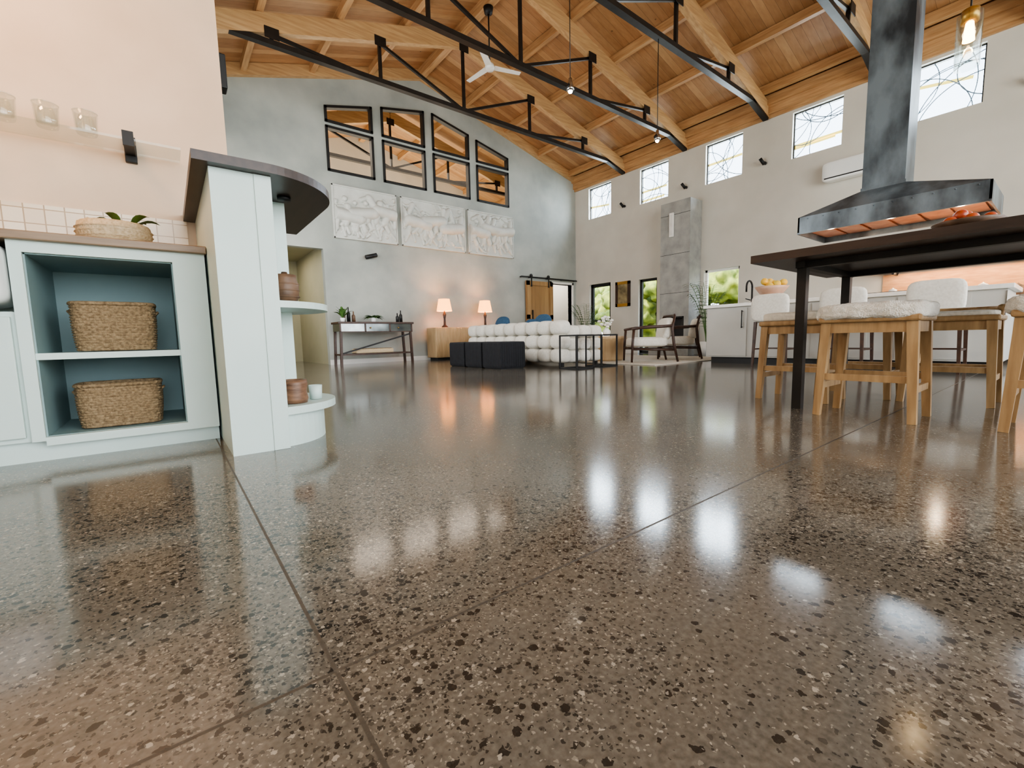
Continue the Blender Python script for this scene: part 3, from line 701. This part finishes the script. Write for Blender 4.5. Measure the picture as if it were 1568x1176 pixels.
def armchair(cx,cy,rot):
    b=B('lounge_armchair',TR(cx,cy,.022,rot))
    for s in(-1,1):
        y=s*.33
        b.tube([(-.36,y,0),(-.35,y,.3),(-.33,y,.55)],[.018,.022,.024],'walnut')
        b.tube([(.40,y,0),(.33,y,.3),(.30,y,.56),(.34,y,.76)],[.018,.024,.024,.018],'walnut')
        b.tube([(-.36,y,.555),(-.15,y*1.06,.585),(.1,y*1.06,.59),(.30,y,.60),(.34,y*.8,.66)],[.02,.026,.026,.024,.018],'walnut')
        b.tube([(-.35,y,.22),(.34,y,.2)],.018,'walnut')
    b.tube([(-.35,-.33,.24),(-.35,.33,.24)],.018,'walnut');b.tube([(.34,-.33,.22),(.34,.33,.22)],.018,'walnut')
    b.tube([(.34,-.33,.74)]+[(.34+.05*math.cos(a*1.57),.33*a,.78) for a in np.linspace(-.9,.9,8)]+[(.34,.33,.74)],.02,'walnut')
    b.puff(-.36,.28,-.29,.29,.25,.42,'fabric',n=5,res=14)
    st=len(b.v);b.puff(.16,.32,-.29,.29,.36,.74,'fabric',n=4,res=14)
    b.v[st:]=[(x+(z-.4)*.18,y,z) for x,y,z in b.v[st:]]
    b.done()
fr=math.atan2(.82,-.57)-math.pi
armchair(6.62,4.62,fr+.25);armchair(7.72,4.72,fr-.05)
b=B('fluted_sideboard')
b.box(4.84,6.9,9.05,9.5,.06,.76,'oak2',.02);b.box(4.9,6.84,9.1,9.46,0,.06,'black')
for i in range(58): b.tube([(4.86+i*.0355,9.05,.07),(4.86+i*.0355,9.05,.75)],.012,'oak2',6)
b.done()
for x in(5.2,6.36):
    b=B('table_lamp');c=(x,9.25,.762)
    b.lathe([(0,0),(.08,0),(.075,.02),(.03,.06),(.022,.2),(.04,.3),(.015,.36),(.012,.42)],c,'black')
    b.lathe([(.18,.38),(.13,.66),(.128,.66),(.178,.38)],c,'shade',32);b.sphere((x,9.25,1.24),.035,'bulb');b.done()
b=B('console_table')
cx0,cx1,cy0,cy1=2.68,4.22,8.95,9.4
for x in(cx0+.04,cx1-.04):
    for y in(cy0+.03,cy1-.03): b.beam((x,y,.86),(x+(.03 if x>3.5 else -.03),y,0),.045,.045,'walnut',up=(0,1,0))
b.box(cx0-.03,cx1+.03,cy0-.03,cy1,.83,.87,'walnut',.005);b.box(cx0,cx1,cy0,cy1-.02,.68,.83,'mirror')
for x in(cx0,3.18,3.7,cx1-.03): b.box(x,x+.03,cy0-.012,cy0,.67,.83,'walnut')
b.box(cx0,cx1,cy0-.012,cy0,.66,.68,'walnut');b.box(cx0,cx1,cy0,cy1-.02,.2,.23,'walnut')
for x in(3.3,3.9): b.sphere((x,cy0-.02,.75),.015,'brass')
b.beam((cx0+.05,cy0+.03,.24),(cx1-.05,cy0+.03,.62),.015,.03,'black')
b.done()
b=B('woven_tray');b.box(3.0,3.8,9.0,9.3,.231,.32,'wicker2',.02);b.box(3.03,3.77,9.03,9.27,.32,.33,'wicker',.01);b.done()
b=B('liquor_bottles')
for x,h,m in((2.85,.26,'clay'),(2.95,.3,'black'),(3.05,.22,'clay'),(4.0,.2,'black'),(4.08,.26,'black')):
    b.lathe([(0,0),(.035,0),(.035,h*.6),(.012,h*.75),(.012,h),(0,h)],(x,9.2,.871),m,16)
b.done()
def bushy(name,x,y,z,n,l,w,spread=1,pot=None,rise=.8):
    b=B(name)
    if pot: b.lathe([(0,0),(pot*.75,0),(pot,pot*1.6),(pot*.9,pot*1.6),(0,pot*1.4)],(x,y,z),'ceramic');z2=z+pot*1.5
    else: z2=z
    for i in range(n):
        a=random.uniform(0,6.28);e=random.uniform(.3,1)*rise
        leaf(b,(x,y,z2),(math.cos(a)*spread,math.sin(a)*spread,e*1.3),l*random.uniform(.6,1),w,'leaf',.45)
    b.done()
bushy('potted_succulents',3.45,9.15,.871,60,.28,.04,1.,.06,.6);bushy('potted_plant',2.8,9.1,.871,22,.48,.06,.5,.05,1.4)
def palm(x,y,z,h,n=14,pot=.16):
    b=B('potted_palm');b.lathe([(0,0),(pot*.8,0),(pot,pot*1.9),(pot*.9,pot*1.9),(pot*.85,pot*1.7),(0,pot*1.7)],(x,y,z),'ceramic')
    z0=z+pot*1.7
    for i in range(n):
        a=i*2.4+random.uniform(-.3,.3);rs=random.uniform(.25,.5)*h*.6;pts=[]
        for j in range(9):
            f=j/8;pts.append(Vector((x+math.cos(a)*rs*f**1.3,y+math.sin(a)*rs*f**1.3,z0+(h-pot*1.7)*(f-.35*f*f)/.65*random.uniform(.98,1.0)*(1-.35*(i%3)/2*1))))
        b.tube(pts,.005,'leaf',5)
        for j in range(3,9):
            d=(pts[j]-pts[j-1]).normalized();sd=d.cross(Vector((0,0,1))).normalized()
            for sg in(-1,1):
                leaf(b,pts[j],d*.5+sd*sg,.17*h/1.2,.022,'leaf',.4);leaf(b,(pts[j]+pts[j-1])/2,d*.5+sd*sg,.17*h/1.2,.022,'leaf',.4)
    b.done()
palm(8.7,8.0,.0,1.3);palm(9.25,5.0,0,1.55)
# ------------------------------------------------------------ outside
random.seed(3)
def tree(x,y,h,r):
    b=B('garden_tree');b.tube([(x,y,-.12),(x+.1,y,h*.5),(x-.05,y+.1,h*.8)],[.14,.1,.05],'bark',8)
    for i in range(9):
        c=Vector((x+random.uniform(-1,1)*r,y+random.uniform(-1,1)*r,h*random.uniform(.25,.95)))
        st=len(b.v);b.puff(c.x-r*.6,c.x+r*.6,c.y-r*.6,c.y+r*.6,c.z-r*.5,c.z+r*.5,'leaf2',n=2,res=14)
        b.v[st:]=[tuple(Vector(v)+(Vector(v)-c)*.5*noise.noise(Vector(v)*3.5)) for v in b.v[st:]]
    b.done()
for x,y,h,r in((15,10.5,2.6,1.1),(15.5,13.5,2.4,1.2),(14.5,8.,2.5,1.1),(14.6,5.2,2.5,1.1),(16,7,2.6,1.2),(17,11.8,2.6,1.3),(17,15.5,2.6,1.3),(15,2.5,2.2,1.)): tree(x,y,h,r)
# ------------------------------------------------------------ lights
def area(name,loc,rot,sx,sy,e,col=(1,1,1)):
    l=bpy.data.lights.new(name,'AREA');l.shape='RECTANGLE';l.size=sx;l.size_y=sy;l.energy=e;l.color=col
    o=bpy.data.objects.new(name,l);o.location=loc;o.rotation_euler=rot;scn.collection.objects.link(o)
    return o
def point(name,loc,e,col,r=.05):
    l=bpy.data.lights.new(name,'POINT');l.energy=e;l.color=col;l.shadow_soft_size=r
    o=bpy.data.objects.new(name,l);o.location=loc;scn.collection.objects.link(o)
R90=math.radians(90)
area('clerestory_sky',(11.2,2.5,4.9),(0,R90,0),2.6,16,2900,(.76,.89,1))
area('rear_fill',(3.5,-4.7,2.6),(R90*.98,0,0),9,4,500,(.98,.99,1))  # added fill panel behind the camera, brightens the interior
area('left_fill',(.5,6.4,2.3),(0,-R90,0),2.6,5,160,(.99,.98,.97))  # added fill lamp, no window in this wall; lifts the right wall
area('loft_light',(5,11.8,5.2),(0,0,0),6,2.4,150,(1,.9,.76))
area('loft_wash',(5,12.6,3.0),(math.radians(180),0,0),7,1.5,130,(1,.9,.76))
area('hall_light',(1.7,11,2.45),(0,0,0),1,1,16,(1,.9,.75))
area('back_room_light',(9.3,10.5,2.45),(0,0,0),1,1,30,(1,.93,.85))
area('kitchenette_downlight',(-1.1,2.5,2.9),(math.radians(12),0,0),.6,.4,34,(1,.57,.29))
area('undershelf_led',(9.85,.4,1.44),(0,0,0),.12,3.4,22,(1,.68,.42))
for y in(.9,1.5,2.1): point('hood_lamp_%d'%int(y*10),(6.98,y,1.74),4,(1,.75,.5),.03)
for x in(5.2,6.36): point('lamp_glow_%d'%int(x*10),(x,9.25,1.3),26,(1,.5,.2),.06)
point('pendant_glow',(px,py,1.98),4,(1,.7,.4),.03)
s=bpy.data.lights.new('sun','SUN');s.energy=7;s.angle=.02;s.color=(1,.95,.85);o=bpy.data.objects.new('sun',s);o.rotation_euler=(0,math.radians(-38),0);scn.collection.objects.link(o)
w=bpy.data.worlds.new('world');scn.world=w;w.use_nodes=True;nt=w.node_tree
bg=nt.nodes['Background'];tc=N(nt,'ShaderNodeTexCoord');sp=N(nt,'ShaderNodeSeparateXYZ');nt.links.new(tc.outputs['Generated'],sp.inputs[0])
r=N(nt,'ShaderNodeValToRGB');r.color_ramp.elements[0].position=.0;r.color_ramp.elements[0].color=(.9,.95,1,1);r.color_ramp.elements[1].position=.8;r.color_ramp.elements[1].color=(.5,.72,1,1)
nt.links.new(sp.outputs[2],r.inputs[0]);nt.links.new(r.outputs[0],bg.inputs[0]);bg.inputs[1].default_value=4.
# ------------------------------------------------------------ camera
th,ph,ro=math.radians(37.78),math.radians(5.93),math.radians(-1.27)
F=Vector((math.sin(th),math.cos(th),0));R=Vector((math.cos(th),-math.sin(th),0));U=Vector((0,0,1))
F2=F*math.cos(ph)-U*math.sin(ph);U2=U*math.cos(ph)+F*math.sin(ph)
R3=R*math.cos(ro)+U2*math.sin(ro);U3=-R*math.sin(ro)+U2*math.cos(ro)
cam=bpy.data.cameras.new('camera');cam.sensor_width=36;cam.lens=36*673.5/1568;cam.clip_start=.02;cam.clip_end=200
co=bpy.data.objects.new('camera',cam);m=Matrix((( R3.x,U3.x,-F2.x,0),(R3.y,U3.y,-F2.y,0),(R3.z,U3.z,-F2.z,.471),(0,0,0,1)))
co.matrix_world=m;scn.collection.objects.link(co);scn.camera=co
scn.view_settings.view_transform='AgX';scn.view_settings.look='AgX - Medium High Contrast';scn.view_settings.exposure=.38
